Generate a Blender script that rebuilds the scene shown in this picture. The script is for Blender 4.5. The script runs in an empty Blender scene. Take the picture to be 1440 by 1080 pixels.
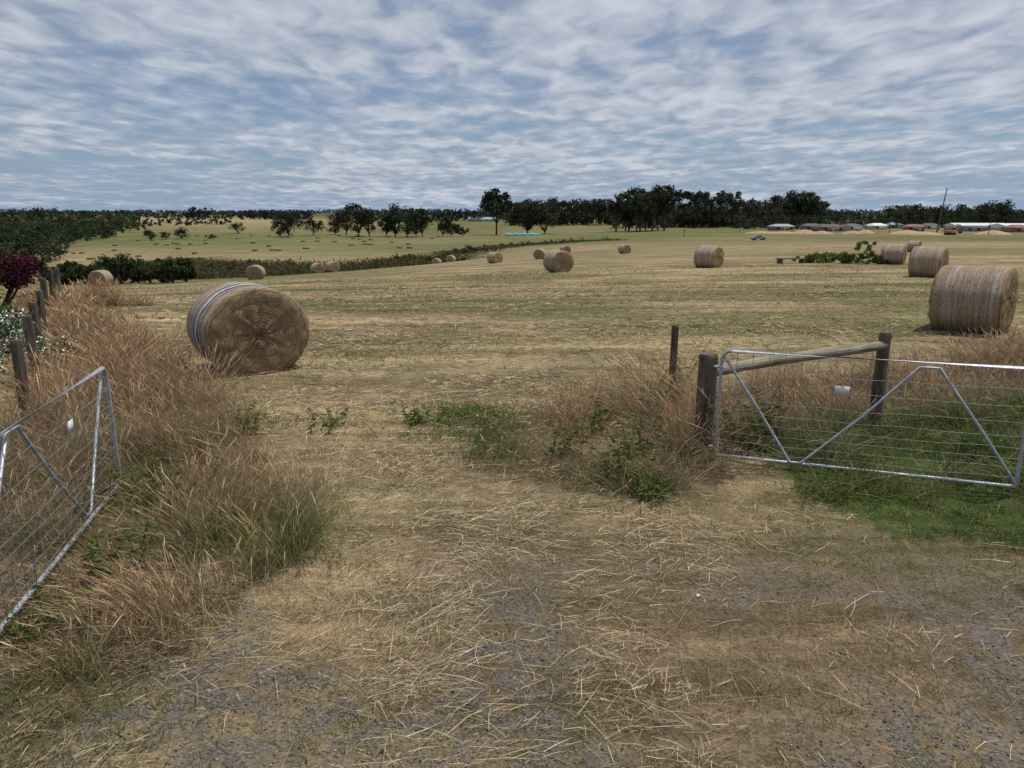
import bpy, math, numpy as np
from mathutils import Vector
R = np.random.default_rng(7)
CAMH=2.5; PITCH=math.radians(13.5)
scene=bpy.context.scene
COL=scene.collection
# ---------------------------------------------------------------- noise / terrain
def hsh(i,j,s): 
    v=np.sin(i*127.1+j*311.7+s*74.7)*43758.5453
    return v-np.floor(v)
def vnoise(x,y,s=0):
    x=np.asarray(x,float); y=np.asarray(y,float)
    i=np.floor(x); j=np.floor(y); fx=x-i; fy=y-j
    fx=fx*fx*(3-2*fx); fy=fy*fy*(3-2*fy)
    a=hsh(i,j,s)*(1-fx)+hsh(i+1,j,s)*fx
    b=hsh(i,j+1,s)*(1-fx)+hsh(i+1,j+1,s)*fx
    return a*(1-fy)+b*fy
def fbm(x,y,s=0,o=3):
    t=0;a=.5;n=0
    for k in range(o):
        t=t+a*vnoise(x*2**k,y*2**k,s+k*3.1); n+=a; a*=.5
    return t/n
DD=np.array([12,20,32,45,65,90,130,180,250,350,500,800,1500,3500,7000.])
UU=np.array([-.9,-.6,-.35,-.1,.1,.3,.55,.9])
PT=np.array([
[520.4,432,420,412,408,402,402,392,378,358,338,318,306,301,299],
[520.4,432,418,411,407,402,402,386,362,342,326,311,302,300,298],
[520.4,432,408,400,396,393,385,366,350,335,322,310,303,300,298],
[520.4,432,402,390,382,375,366,356,347,338,328,314,305,301,299],
[520.4,432,397,383,372,364,354,348,340,332,323,312,305,301,299],
[520.4,432,394,376,365,357,350,343,336,328,321,312,305,301,299],
[520.4,432,391,374,362,354,345,340,335,327,320,312,305,301,299],
[520.4,432,391,374,362,354,345,340,335,327,320,312,305,301,299]])
ZT=CAMH-(PT-300)*DD[None,:]/1058.
ZT[:,0]=0
def tab(T,u,d):
    ld=np.log(np.clip(d,12,6999)); LD=np.log(DD)
    k=np.clip(np.searchsorted(LD,ld,side='right')-1,0,len(LD)-2)
    t=(ld-LD[k])/(LD[k+1]-LD[k])
    uc=np.clip(u,UU[0],UU[-1]-1e-6)
    m=np.clip(np.searchsorted(UU,uc,side='right')-1,0,len(UU)-2)
    s=(uc-UU[m])/(UU[m+1]-UU[m])
    def col(kk):
        kk=np.clip(kk,0,len(LD)-1)
        return T[m,kk]*(1-s)+T[m+1,kk]*s
    p0,p1,p2,p3=col(k-1),col(k),col(k+1),col(k+2)
    return .5*((2*p1)+(-p0+p2)*t+(2*p0-5*p1+4*p2-p3)*t*t+(-p0+3*p1-3*p2+p3)*t**3)
def ud(x,y):
    r=np.hypot(x,y); th=np.arctan2(x,np.where(y==0,1e-6,y))
    th=np.clip(th,-math.atan(.9),math.atan(.9))
    return np.tan(th), r*np.cos(th)
bank_pts=[(-98,200),(-74.5,176),(-53.6,153),(-38,128),(-30,124),(-23.6,146),(-14.5,182),(0,220),(37,270)]
gully_pts=[(-100,186),(-76,164),(-55,142),(-39,120),(-29,114),(-20,134),(-11,170)]
def dist_line(x,y,pts):
    d=np.full(x.shape,1e9)
    for (ax,ay),(bx,by) in zip(pts[:-1],pts[1:]):
        t=np.clip(((x-ax)*(bx-ax)+(y-ay)*(by-ay))/((bx-ax)**2+(by-ay)**2),0,1)
        d=np.minimum(d,np.hypot(x-ax-t*(bx-ax),y-ay-t*(by-ay)))
    return d
def H(x,y):
    x=np.asarray(x,float); y=np.asarray(y,float)
    u,d=ud(x,y)
    z=0
    for du in (-.08,-.04,0,.04,.08): z=z+tab(ZT,u+du,d)
    z=z/5
    z=np.where(d<12,0,z)
    z=z+.07*(fbm(x*.9,y*.9,3)-.5)+.025*(vnoise(x*4,y*4,5)-.5)
    z=z+np.clip((d-40)/300,0,1)*1.5*(fbm(x*.03,y*.03,11)-.5)
    z=z-2.8*np.exp(-(dist_line(x,y,gully_pts)/9)**2)
    return z
def h1(x,y): return float(H(np.array([x]),np.array([y]))[0])
def at(px,py):
    """bearing survey -> ground point on the flat near paddock"""
    a=PITCH+math.atan((py-540)/1000.); y=CAMH/math.tan(a)
    dep=y*math.cos(PITCH)+CAMH*math.sin(PITCH)
    return ((px-720)/1000.*dep, y)
def far(px,d):
    x=(px-720)/1000.*d*.972
    for _ in range(3):
        drop=CAMH-h1(x,d)
        x=(px-720)/1000.*(d*math.cos(PITCH)+drop*math.sin(PITCH))
    return x,d,h1(x,d)
# ---------------------------------------------------------------- mesh helpers
def mk(name,V,F,mat,C=None,smooth=False,parent=None,mi=None):
    V=np.asarray(V,np.float32).reshape(-1,3)
    me=bpy.data.meshes.new(name)
    if isinstance(F,np.ndarray):
        k=F.shape[1]; n=len(F)
        me.vertices.add(len(V)); me.vertices.foreach_set('co',V.ravel())
        me.loops.add(n*k); me.loops.foreach_set('vertex_index',F.astype(np.int32).ravel())
        me.polygons.add(n); me.polygons.foreach_set('loop_start',np.arange(0,n*k,k,dtype=np.int32))
        me.update(calc_edges=True)
    else:
        me.from_pydata([tuple(map(float,v)) for v in V],[],[tuple(int(i) for i in f) for f in F]); me.update()
    if C is not None:
        C=np.asarray(C,np.float32).reshape(-1,3)
        a=me.color_attributes.new('Col','FLOAT_COLOR','POINT')
        a.data.foreach_set('color',np.hstack([C,np.ones((len(C),1),np.float32)]).ravel())
    for m in (mat if isinstance(mat,list) else [mat]): me.materials.append(m)
    if mi is not None: me.polygons.foreach_set('material_index',np.asarray(mi,np.int32))
    if smooth: me.polygons.foreach_set('use_smooth',np.ones(len(me.polygons),bool))
    ob=bpy.data.objects.new(name,me); COL.objects.link(ob)
    if parent: ob.parent=parent
    return ob
def empty(name,loc=(0,0,0),rz=0):
    e=bpy.data.objects.new(name,None); e.location=loc; e.rotation_euler=(0,0,rz); COL.objects.link(e); e.empty_display_size=.2
    return e
def nrm(a): return a/np.maximum(np.linalg.norm(a,axis=-1,keepdims=True),1e-9)
def ribbons(P,D,B,L,W,c0,c1,prof,t=None):
    N=len(P); S=len(prof)-1; t=np.linspace(0,1,S+1) if t is None else np.array(t)
    pts=P[:,None]+L[:,None,None]*(t[None,:,None]*D[:,None]+(t**2)[None,:,None]*B[:,None])
    side=nrm(np.cross(D,R.normal(size=(N,3))))
    off=side[:,None]*(W[:,None,None]*np.array(prof)[None,:,None]*.5)
    V=np.stack([pts-off,pts+off],2).reshape(-1,3)
    C=c0[:,None]*(1-t[None,:,None])+c1[:,None]*t[None,:,None]
    C=np.repeat(C[:,:,None],2,2).reshape(-1,3)
    b=(np.arange(N)*(S+1)*2)[:,None]+(np.arange(S)*2)[None,:]
    F=np.stack([b,b+1,b+3,b+2],-1).reshape(-1,4)
    return V,F,C
class Acc:
    def __init__(s): s.V=[];s.F=[];s.C=[];s.n=0
    def add(s,V,F,C):
        s.V.append(V); s.F.append(F+s.n); s.C.append(np.broadcast_to(C,(len(V),3))); s.n+=len(V)
    def out(s,name,mat,**k): return mk(name,np.concatenate(s.V),np.concatenate(s.F),mat,np.concatenate(s.C),**k)
def tube(path,rad,n=8,cap=True):
    path=np.array(path,float); m=len(path)
    rad=np.broadcast_to(np.array(rad,float),(m,))
    T=np.gradient(path,axis=0); T=nrm(T)
    ref=np.array([0,0,1.]) if abs(T[0][2])<.9 else np.array([1.,0,0])
    V=[]
    for i in range(m):
        a=nrm(np.cross(T[i],ref)); b=np.cross(T[i],a)
        for k in range(n):
            q=2*math.pi*k/n; V.append(path[i]+rad[i]*(math.cos(q)*a+math.sin(q)*b))
    F=[(i*n+k,i*n+(k+1)%n,(i+1)*n+(k+1)%n,(i+1)*n+k) for i in range(m-1) for k in range(n)]
    if cap:
        F.append(tuple(range(n))); F.append(tuple((m-1)*n+k for k in range(n-1,-1,-1)))
    return np.array(V),F
def tubes(paths,rad,n=8):
    V=[];F=[];o=0
    for p in paths:
        r=rad
        if isinstance(p,tuple): p,r=p
        v,f=tube(p,r,n,cap=False); V.append(v); F+= [[i+o for i in q] for q in f]; o+=len(v)
    return np.concatenate(V),np.array(F)
def boxm(lo,hi):
    x0,y0,z0=lo;x1,y1,z1=hi
    V=[(x0,y0,z0),(x1,y0,z0),(x1,y1,z0),(x0,y1,z0),(x0,y0,z1),(x1,y0,z1),(x1,y1,z1),(x0,y1,z1)]
    F=np.array([[0,3,2,1],[4,5,6,7],[0,1,5,4],[1,2,6,5],[2,3,7,6],[3,0,4,7]])
    return np.array(V,float),F
# ---------------------------------------------------------------- materials
def newmat(name):
    m=bpy.data.materials.new(name); m.use_nodes=True; nt=m.node_tree; nt.nodes.clear()
    o=nt.nodes.new('ShaderNodeOutputMaterial'); return m,nt,o
class N:
    def __init__(s,nt): s.nt=nt
    def n(s,t,**k):
        x=s.nt.nodes.new(t)
        for a,b in k.items(): setattr(x,a,b)
        return x
    def l(s,a,b): s.nt.links.new(a,b)
    def noise(s,vec,scale,detail=4,rough=.6,dist=0):
        x=s.n('ShaderNodeTexNoise'); x.inputs['Scale'].default_value=scale; x.inputs['Detail'].default_value=detail
        x.inputs['Roughness'].default_value=rough; x.inputs['Distortion'].default_value=dist
        if vec: s.l(vec,x.inputs['Vector'])
        return x.outputs['Fac']
    def mapr(s,v,a,b,c,d):
        x=s.n('ShaderNodeMapRange'); s.l(v,x.inputs[0])
        for i,q in enumerate((a,b,c,d)): x.inputs[i+1].default_value=q
        return x.outputs[0]
    def math(s,op,a,b=None):
        x=s.n('ShaderNodeMath',operation=op)
        for i,q in enumerate((a,b)):
            if q is None: continue
            if isinstance(q,(int,float)): x.inputs[i].default_value=q
            else: s.l(q,x.inputs[i])
        return x.outputs[0]
    def mix(s,f,a,b,bt='MIX'):
        x=s.n('ShaderNodeMix',data_type='RGBA',blend_type=bt)
        for i,q in ((0,f),(6,a),(7,b)):
            if isinstance(q,(int,float)): x.inputs[i].default_value=q
            elif isinstance(q,tuple): x.inputs[i].default_value=(*q,1)
            else: s.l(q,x.inputs[i])
        return x.outputs[2]
    def scale(s,c,f):
        x=s.n('ShaderNodeVectorMath',operation='SCALE'); s.l(c,x.inputs[0])
        if isinstance(f,(int,float)): x.inputs['Scale'].default_value=f
        else: s.l(f,x.inputs['Scale'])
        return x.outputs[0]
    def mapping(s,vec,sc,rot=(0,0,0)):
        x=s.n('ShaderNodeMapping'); s.l(vec,x.inputs[0]); x.inputs['Scale'].default_value=sc; x.inputs['Rotation'].default_value=rot
        return x.outputs[0]
    def bsdf(s,col,rough=.9,o=None,bump=None,bs=.5,bd=.02,metal=0,spec=.2):
        b=s.n('ShaderNodeBsdfPrincipled')
        if isinstance(col,tuple): b.inputs['Base Color'].default_value=(*col,1)
        else: s.l(col,b.inputs['Base Color'])
        b.inputs['Roughness'].default_value=rough; b.inputs['Metallic'].default_value=metal
        b.inputs['Specular IOR Level'].default_value=spec
        if bump is not None:
            u=s.n('ShaderNodeBump'); u.inputs['Strength'].default_value=bs; u.inputs['Distance'].default_value=bd
            s.l(bump,u.inputs['Height']); s.l(u.outputs[0],b.inputs['Normal'])
        if o: s.l(b.outputs[0],o.inputs[0])
        return b
def mat_leaf(name,tr=.3):
    m,nt,o=newmat(name); g=N(nt)
    a=g.n('ShaderNodeAttribute',attribute_name='Col')
    b=g.n('ShaderNodeBsdfDiffuse'); g.l(a.outputs['Color'],b.inputs[0])
    if tr==0: g.l(b.outputs[0],o.inputs[0]); return m
    t=g.n('ShaderNodeBsdfTranslucent'); g.l(a.outputs['Color'],t.inputs[0])
    x=g.n('ShaderNodeMixShader'); x.inputs[0].default_value=tr
    g.l(b.outputs[0],x.inputs[1]); g.l(t.outputs[0],x.inputs[2]); g.l(x.outputs[0],o.inputs[0])
    return m
M_GRASS=mat_leaf('grass_blades',.28); M_LEAF=mat_leaf('foliage',.15); M_STRAW=mat_leaf('straw_stalks',0)
def simple(name,col,rough=.8,var=.25,sc=3,metal=0,bs=.3):
    m,nt,o=newmat(name); g=N(nt); tc=g.n('ShaderNodeTexCoord').outputs['Object']
    n=g.noise(tc,sc,5); f=g.mapr(n,.3,.7,1-var,1+var)
    c=g.scale(g.mix(0.,col,col),f); g.bsdf(c,rough,o,bump=n,bs=bs,bd=.01,metal=metal); return m
def mat_ground():
    m,nt,o=newmat('dry_paddock'); g=N(nt)
    P=g.n('ShaderNodeNewGeometry').outputs['Position']
    a=g.n('ShaderNodeAttribute',attribute_name='Col').outputs['Color']
    gr=g.n('ShaderNodeAttribute',attribute_name='grv').outputs['Fac']
    fine=g.noise(P,45,4,.7); mid=g.noise(P,5,4,.65); patch=g.noise(P,.45,4,.65)
    st=g.noise(g.mapping(P,(.06,.7,1),(0,0,.18)),1,5,.65,.5)
    st2=g.noise(g.mapping(P,(.35,2.4,1),(0,0,-.2)),1,5,.7,.6)
    f=g.math('MULTIPLY',g.mapr(fine,.3,.7,.5,1.4),g.mapr(mid,.3,.7,.7,1.28))
    f=g.math('MULTIPLY',f,g.mapr(st,.35,.65,.72,1.26))
    f=g.math('MULTIPLY',f,g.mapr(st2,.35,.65,.70,1.26))
    c=g.mix(g.mapr(patch,.46,.60,0,.62),a,g.mix(.6,a,(.105,.118,.045)))
    st3=g.noise(g.mapping(P,(.010,.14,1),(0,0,.1)),1,6,.7,.3)
    c=g.mix(g.mapr(st3,.46,.59,0,.7),c,g.mix(.6,c,(.085,.090,.035)))
    st4=g.noise(g.mapping(P,(.004,.045,1),(0,0,-.12)),1,6,.75,.6)
    c=g.mix(g.mapr(st4,.5,.62,0,.45),c,g.mix(.5,c,(.33,.27,.16)))
    c=g.scale(c,f)
    v=g.n('ShaderNodeTexVoronoi'); v.inputs['Scale'].default_value=75; g.l(P,v.inputs['Vector'])
    st_=g.n('ShaderNodeSeparateColor'); g.l(v.outputs['Color'],st_.inputs[0])
    stone=g.mix(st_.outputs[0],(.10,.083,.07),(.22,.195,.175))
    stone=g.scale(stone,g.mapr(fine,.3,.7,.6,1.2))
    gm=g.math('MULTIPLY',gr,g.mapr(mid,.40,.56,0,.9))
    c=g.mix(gm,c,stone)
    b=g.math('ADD',fine,g.math('MULTIPLY',mid,1.5))
    g.bsdf(c,.95,o,bump=b,bs=.9,bd=.03,spec=.05)
    return m
M_GROUND=mat_ground()
STRAW=np.array([.34,.252,.145]); GOLD=np.array([.395,.29,.16]); BROWN=np.array([.195,.138,.088])
OLIVE=np.array([.130,.120,.050]); GREEN=np.array([.092,.128,.036]); DARK=np.array([.035,.045,.023]); HAZE=np.array([.055,.075,.075])  # HAZE: aerial haze painted into the farthest ground
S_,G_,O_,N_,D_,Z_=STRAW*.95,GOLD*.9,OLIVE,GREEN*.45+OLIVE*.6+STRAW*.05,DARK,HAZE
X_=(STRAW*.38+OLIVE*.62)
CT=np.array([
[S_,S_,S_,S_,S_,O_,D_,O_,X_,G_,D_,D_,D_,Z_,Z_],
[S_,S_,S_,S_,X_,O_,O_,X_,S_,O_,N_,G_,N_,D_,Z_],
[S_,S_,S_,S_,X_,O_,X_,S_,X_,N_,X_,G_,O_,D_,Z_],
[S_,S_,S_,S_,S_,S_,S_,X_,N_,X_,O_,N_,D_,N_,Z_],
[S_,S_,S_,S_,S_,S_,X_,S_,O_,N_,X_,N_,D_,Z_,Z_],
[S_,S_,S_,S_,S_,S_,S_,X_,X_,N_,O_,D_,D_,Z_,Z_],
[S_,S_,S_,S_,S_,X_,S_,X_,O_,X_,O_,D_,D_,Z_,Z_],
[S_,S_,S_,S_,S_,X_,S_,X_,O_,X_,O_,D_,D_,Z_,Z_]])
def inpoly(x,y,poly):
    # ragged edge: membership is tested at a noise-shifted position
    x=x+.55*(fbm(x*1.6,y*1.6,131)-.5)+.22*(vnoise(x*7,y*7,133)-.5); y=y+.55*(fbm(x*1.6,y*1.6,132)-.5)+.22*(vnoise(x*7,y*7,134)-.5)
    poly=np.array(poly); r=np.zeros(x.shape,bool); j=len(poly)-1
    for i in range(len(poly)):
        xi,yi=poly[i];xj,yj=poly[j]
        c=((yi>y)!=(yj>y))&(x<(xj-xi)*(y-yi)/(yj-yi+1e-12)+xi); r^=c; j=i
    return r
LEFTPOLY=[at(-60,1100),at(90,1080),at(160,985),at(290,880),at(400,800),at(460,745),at(425,680),at(345,620),at(315,570),at(255,520),at(190,480),at(120,450),at(95,425),(-9.6,19.5),(-13,19),(-7.2,10.5),(-5,6),(-3.6,4),(-3.4,2.4)]
RIGHTPOLY=[at(745,680),at(830,700),at(930,705),at(1010,670),(2.3,7.6),(2.4,9.3),at(930,560),at(860,550),at(780,570),at(700,585),at(640,620),at(670,660)]
FENCEPOLY=[(2.2,7.3),(4.3,7.9),(9,9.3),(13,11),(13,13),(8.5,12.2),(6,11),(4,10.2),(2.6,9.6)]
GREENPOLY=[at(1130,700),at(1250,745),at(1330,760),at(1560,790),(7.5,6.8),(8,9.2),(4.6,8.2),(2.6,7.3)]
def gravelmask(gx,gy):
    k=(np.clip((5.3-gy)/1.4,0,1)*np.clip((fbm(gx*.9,gy*.9,33)+.10*np.clip(3.9-gy,0,1.1)-.47)/.10,0,1))*(gy>0)
    return np.where(inpoly(gx,gy,LEFTPOLY),0,k)
def macro(x,y):
    u,d=ud(x,y)
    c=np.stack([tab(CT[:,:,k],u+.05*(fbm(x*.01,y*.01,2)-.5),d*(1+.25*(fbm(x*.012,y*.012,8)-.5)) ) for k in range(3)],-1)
    c=np.clip(c,.02,1)
    n=fbm(x*.35,y*.35,21)[:,None]
    near=(np.clip(1-d/60,0,1))[:,None]
    c=c*(1-near*.35)+near*.35*np.where(n>.5,GOLD,BROWN)
    gp_=(np.clip((fbm(x*.16,y*.3,23)-.50)/.1,0,1)*np.clip((d-7)/8,0,1)*np.clip(1.6-d/100,0,1))[:,None]
    c=c*(1-.68*gp_)+.68*gp_*(OLIVE*1.05)
    br=(np.clip((6.5-y)/2.5,0,1)*np.clip((x+1.8)/2,0,1)*np.clip((fbm(x*.7,y*.7,27)-.25)*3,.3,1))[:,None]
    c=c*(1-.75*br)+.75*br*BROWN*.85
    bk=np.exp(-(dist_line(x,y,bank_pts)/(5+np.minimum(d,160)*.02))**2)[:,None]
    c=c*(1-.85*bk)+.85*bk*(OLIVE*.45+BROWN*.1)
    gp=inpoly(x,y,GREENPOLY)[:,None]; c=np.where(gp,GREEN*.6,c)
    lp=(inpoly(x,y,LEFTPOLY)|inpoly(x,y,RIGHTPOLY)|inpoly(x,y,FENCEPOLY))[:,None]; c=np.where(lp,BROWN*.75,c)
    return c
# ---------------------------------------------------------------- ground
radii=[]
r=.6
while r<7000: radii.append(r); r*=1.022 if r>2 else 1.15
radii=np.array(radii)
az=np.concatenate([np.linspace(-52,52,420),np.linspace(56,304,63)])*math.pi/180
RR,AA=np.meshgrid(radii,az,indexing='ij')
gx=(RR*np.sin(AA)).ravel(); gy=(RR*np.cos(AA)).ravel(); gz=H(gx,gy)
na=len(az); nr=len(radii)
ii,jj=np.meshgrid(np.arange(nr-1),np.arange(na),indexing='ij')
j2=(jj+1)%na
F=np.stack([ii*na+jj,ii*na+j2,(ii+1)*na+j2,(ii+1)*na+jj],-1).reshape(-1,4)[:,::-1]
V=np.vstack([np.stack([gx,gy,gz],-1),[[0,0,0]]]); c=len(V)-1
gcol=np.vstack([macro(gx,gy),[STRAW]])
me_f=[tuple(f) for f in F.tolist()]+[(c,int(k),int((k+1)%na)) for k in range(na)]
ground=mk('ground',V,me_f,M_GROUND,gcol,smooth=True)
ga=ground.data.attributes.new('grv','FLOAT','POINT'); ga.data.foreach_set('value',np.append(gravelmask(gx,gy),0).astype(np.float32))
# ---------------------------------------------------------------- stubble / straw / grass
def wedge(n,r0,r1):
    r=r0*(r1/r0)**R.random(n)
    a=(R.random(n)*100-50)*math.pi/180
    return r*np.sin(a),r*np.cos(a),r
def jitter(c,n,s=.25):
    k=(1+s*R.normal(size=(n,1))).clip(.35,1.8)
    return np.clip(c*k*(1+.05*R.normal(size=(n,3))),.01,.75)
x,y,r=wedge(210000,2.1,50)
inp=inpoly(x,y,LEFTPOLY)|inpoly(x,y,GREENPOLY)|inpoly(x,y,RIGHTPOLY)
patch=fbm(x*.5,y*.5,41)
keep=(~inp)&(R.random(len(x))<np.clip((patch-.2)*2.2,.2,1))&(R.random(len(x))>.75*gravelmask(x,y))
x,y,r=x[keep],y[keep],r[keep]; n=len(x)
P=np.stack([x,y,H(x,y)-.01],-1)
gpn=np.clip((fbm(x*.16,y*.3,23)-.49)/.1,0,1)*np.clip((r-5)/8,0,1)
gm=((fbm(x*.7,y*.7,55)+.25*fbm(x*3,y*3,56)+R.normal(size=n)*.05)>.72)|(R.random(n)<gpn*.6)|(R.random(n)<.07)
c=np.where(gm[:,None],GREEN*1.15,np.where(R.random((n,1))<np.where((y<6)&(x>-.8),.2,.4)[:,None],GOLD*1.05,BROWN*1.15))
D=nrm(np.stack([R.normal(size=n)*.8,R.normal(size=n)*.8,np.ones(n)],-1)); B=np.stack([R.normal(size=n)*.3,R.normal(size=n)*.3,-.3*R.random(n)],-1)
L=R.uniform(.02,.075,n)*np.where(gm,1.1,1)*(1+.012*r); W=.0026*np.maximum(1,r/3.6)*R.uniform(.6,1.4,n)
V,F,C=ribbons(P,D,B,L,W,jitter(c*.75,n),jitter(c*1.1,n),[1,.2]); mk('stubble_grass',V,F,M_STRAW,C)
def swath(x,y):
    s=np.zeros_like(x)
    for (px,py,sx,sy,a) in [(800,760,1.2,.6,1.),(700,560,3.,1.3,1.),(560,640,.9,1.,.8),(620,880,.4,.8,.7),(900,1000,.3,.6,.45),(560,1000,.22,.5,.8),(760,900,.7,.4,.5),(330,900,.6,.6,.4),(560,850,.6,.4,.7),(420,480,4,1.0,.7),(900,470,6,1,.6)]:
        cx,cy=at(px,py); s=np.maximum(s,a*np.exp(-((x-cx)/sx)**2-((y-cy)/sy)**2))
    return s
x,y,r=wedge(400000,2.1,30)
s=swath(x,y)*np.clip((fbm(x*1.7,y*1.7,64)-.28)*3.5,.2,1); dn=(.05+.26*np.clip((fbm(x*.8,y*1.6,61)-.44)*6,0,1))*np.where((x>.6)&(y<6),.4,1)+.95*s
inp=inpoly(x,y,GREENPOLY)|(inpoly(x,y,LEFTPOLY)&(R.random(len(x))<.4))
keep=(~inp)&(R.random(len(x))<dn*.8)&(R.random(len(x))>.7*gravelmask(x,y)); x,y,r,s=x[keep],y[keep],r[keep],s[keep]; n=len(x)
flow=(fbm(x*.6,y*.6,71)-.5)*6+R.normal(size=n)*.8
D=nrm(np.stack([np.cos(flow),np.sin(flow),R.normal(size=n)*.12+.05],-1))
B=np.stack([R.normal(size=n)*.18,R.normal(size=n)*.18,-.12*np.ones(n)],-1)
P=np.stack([x,y,H(x,y)+.004+R.random(n)**1.5*(.03+.10*s)],-1)
L=np.where(R.random(n)<.6,R.uniform(.03,.12,n),R.uniform(.1,.28,n))*(1+.01*r); W=.0026*np.maximum(1,r/4)*R.uniform(.5,1.3,n)
base=np.where(R.random((n,1))<.55,np.array([.53,.43,.275]),np.array([.28,.205,.13]))
V,F,C=ribbons(P,D,B,L,W,jitter(base,n,.28),jitter(base,n,.28),[.8,1,.5]); mk('loose_straw',V,F,M_STRAW,C)
def sample_poly(poly,n):
    p=np.array(poly); lo=p.min(0)-.4;hi=p.max(0)+.4; X=[];Y=[];k=0
    while k<n:
        x=R.uniform(lo[0],hi[0],n*2);y=R.uniform(lo[1],hi[1],n*2);q=inpoly(x,y,poly); X.append(x[q]);Y.append(y[q]);k+=q.sum()
    X=np.concatenate(X)[:n];Y=np.concatenate(Y)[:n]; s=np.where(R.random(n)<.35,.22,.06)
    return X+R.normal(size=n)*s,Y+R.normal(size=n)*s
HEAD=[1,.85,.7,.6,2.7,2.2,.3]; HT=[0,.3,.55,.78,.84,.93,1]; BL=[1,.95,.7,.1]
def tallgrass(acc,x,y,h,c,lean=.18,head=False,w=.004,wind=(-.05,.0)):
    n=len(x); P=np.stack([x,y,H(x,y)-.02],-1); r=np.hypot(x,y)
    cl=np.stack([vnoise(x*3,y*3,81)-.5,vnoise(x*3,y*3,82)-.5],-1)
    dx=R.normal(size=n)*lean+cl[:,0]*.5; dy=R.normal(size=n)*lean+cl[:,1]*.5
    D=nrm(np.stack([dx,dy,np.ones(n)],-1)); B=np.stack([dx*.9+wind[0],dy*.9+wind[1],-.12-.35*R.random(n)*(0.3 if head else 1)],-1)
    W=w*np.maximum(1,r/6)*R.uniform(.7,1.3,n)
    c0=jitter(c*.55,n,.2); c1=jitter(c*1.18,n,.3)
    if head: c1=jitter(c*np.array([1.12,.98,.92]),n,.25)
    acc.add(*ribbons(P,D,B,h,W,c0,c1,HEAD if head else BL,HT if head else None))
TAN=np.array([.385,.285,.17]); RED=np.array([.25,.155,.105]); PALE=np.array([.50,.41,.26])
def pick(n,*cw):
    cs=np.array([c for c,_ in cw]); w=np.array([k for _,k in cw],float); return cs[R.choice(len(cs),n,p=w/w.sum())]
acc=Acc()
x,y=sample_poly(LEFTPOLY,62000)
x2,y2=sample_poly([at(-60,1100),at(90,1080),at(160,985),at(290,880),at(400,800),at(460,745),at(300,700),at(0,800),(-3.4,2.4)],26000)
x=np.concatenate([x,x2]);y=np.concatenate([y,y2])
clump=fbm(x*1.3,y*1.3,91); tuft=vnoise(x*5,y*5,92); keep=R.random(len(x))<np.clip((clump-.34)*4,.16,1)*np.clip(tuft*1.8,.25,1); x,y,clump,tuft=x[keep],y[keep],clump[keep],tuft[keep]; n=len(x)
edge=np.clip((y-1.2)/5.4,0.34,.95)
gz_=np.zeros(n)
for px,py,sx,sy,a_ in [(380,770,.8,.6,1.),(30,1030,1.,.5,1.3),(230,700,.9,.9,.8),(100,900,.5,.4,.5),(150,640,1.2,1.2,.4),(20,800,.6,.5,.7)]:
    cx,cy=at(px,py); gz_=np.maximum(gz_,a_*np.exp(-((x-cx)/sx)**2-((y-cy)/sy)**2))
isg=R.random(n)<gz_*.85+.07
hh=R.uniform(.35,1.,n)*(.35+.75*clump+.3*tuft)*edge
c=pick(n,(TAN,.45),(RED,.25),(PALE,.30)); c=np.where(isg[:,None],GREEN*pick(n,([1.05,1.05,1.],.6),([1.8,1.45,1.5],.4)),c); hh=np.where(isg,hh*.8,hh)
hd=(~isg)&(R.random(n)<.45)
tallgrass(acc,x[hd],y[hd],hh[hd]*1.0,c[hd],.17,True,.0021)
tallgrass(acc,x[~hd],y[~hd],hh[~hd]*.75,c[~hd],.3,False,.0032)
x,y=sample_poly(RIGHTPOLY,24000); clump=fbm(x*1.6,y*1.6,95); tuft=vnoise(x*4.5,y*4.5,96); keep=R.random(len(x))<np.clip((clump-.38)*4.5,.06,1)*np.clip(tuft*1.9,.15,1);x,y,clump,tuft=x[keep],y[keep],clump[keep],tuft[keep];n=len(x)
x0,y0=at(650,620); x1,y1=at(880,670)
g_=1.1*np.exp(-((x-x0)/.8)**2-((y-y0)/.8)**2)+.9*np.exp(-((x-x1)/.4)**2-((y-y1)/.5)**2); isg=R.random(n)<g_+.1
toward=np.clip((x+.1)/1.8,0.22,1)
hh=R.uniform(.3,1.,n)*(.3+.75*clump+.4*tuft)*toward; c=pick(n,(TAN,.45),(RED,.22),(PALE,.33)); c=np.where(isg[:,None],GREEN*1.15,c)
hd=(~isg)&(R.random(n)<.4)
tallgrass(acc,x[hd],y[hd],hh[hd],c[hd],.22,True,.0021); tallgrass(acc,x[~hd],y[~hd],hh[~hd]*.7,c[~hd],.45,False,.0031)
x,y=sample_poly(FENCEPOLY,30000); clump=fbm(x*1.3,y*1.3,97); keep=R.random(len(x))<np.clip((clump-.25)*3,.2,1);x,y,clump=x[keep],y[keep],clump[keep];n=len(x)
isg=R.random(n)<np.clip((8.9+.33*x-y-1.2)*.5,0.03,.85)*(x>2.6)
hh=R.uniform(.4,.8,n)*(.55+.6*clump); c=pick(n,(TAN,.5),(RED,.2),(PALE,.3)); c=np.where(isg[:,None],GREEN*1.2,c)
hd=(~isg)&(R.random(n)<.5)
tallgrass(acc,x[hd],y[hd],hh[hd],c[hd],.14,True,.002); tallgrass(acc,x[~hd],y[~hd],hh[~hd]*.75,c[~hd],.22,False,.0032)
acc.out('tall_dry_grass',M_GRASS)
acc=Acc(); x,y=sample_poly(GREENPOLY,34000); clump=fbm(x*1.8,y*1.8,99); keep=R.random(len(x))<np.clip((clump-.36)*4.5,.06,1);x,y,clump=x[keep],y[keep],clump[keep];n=len(x)
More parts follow.
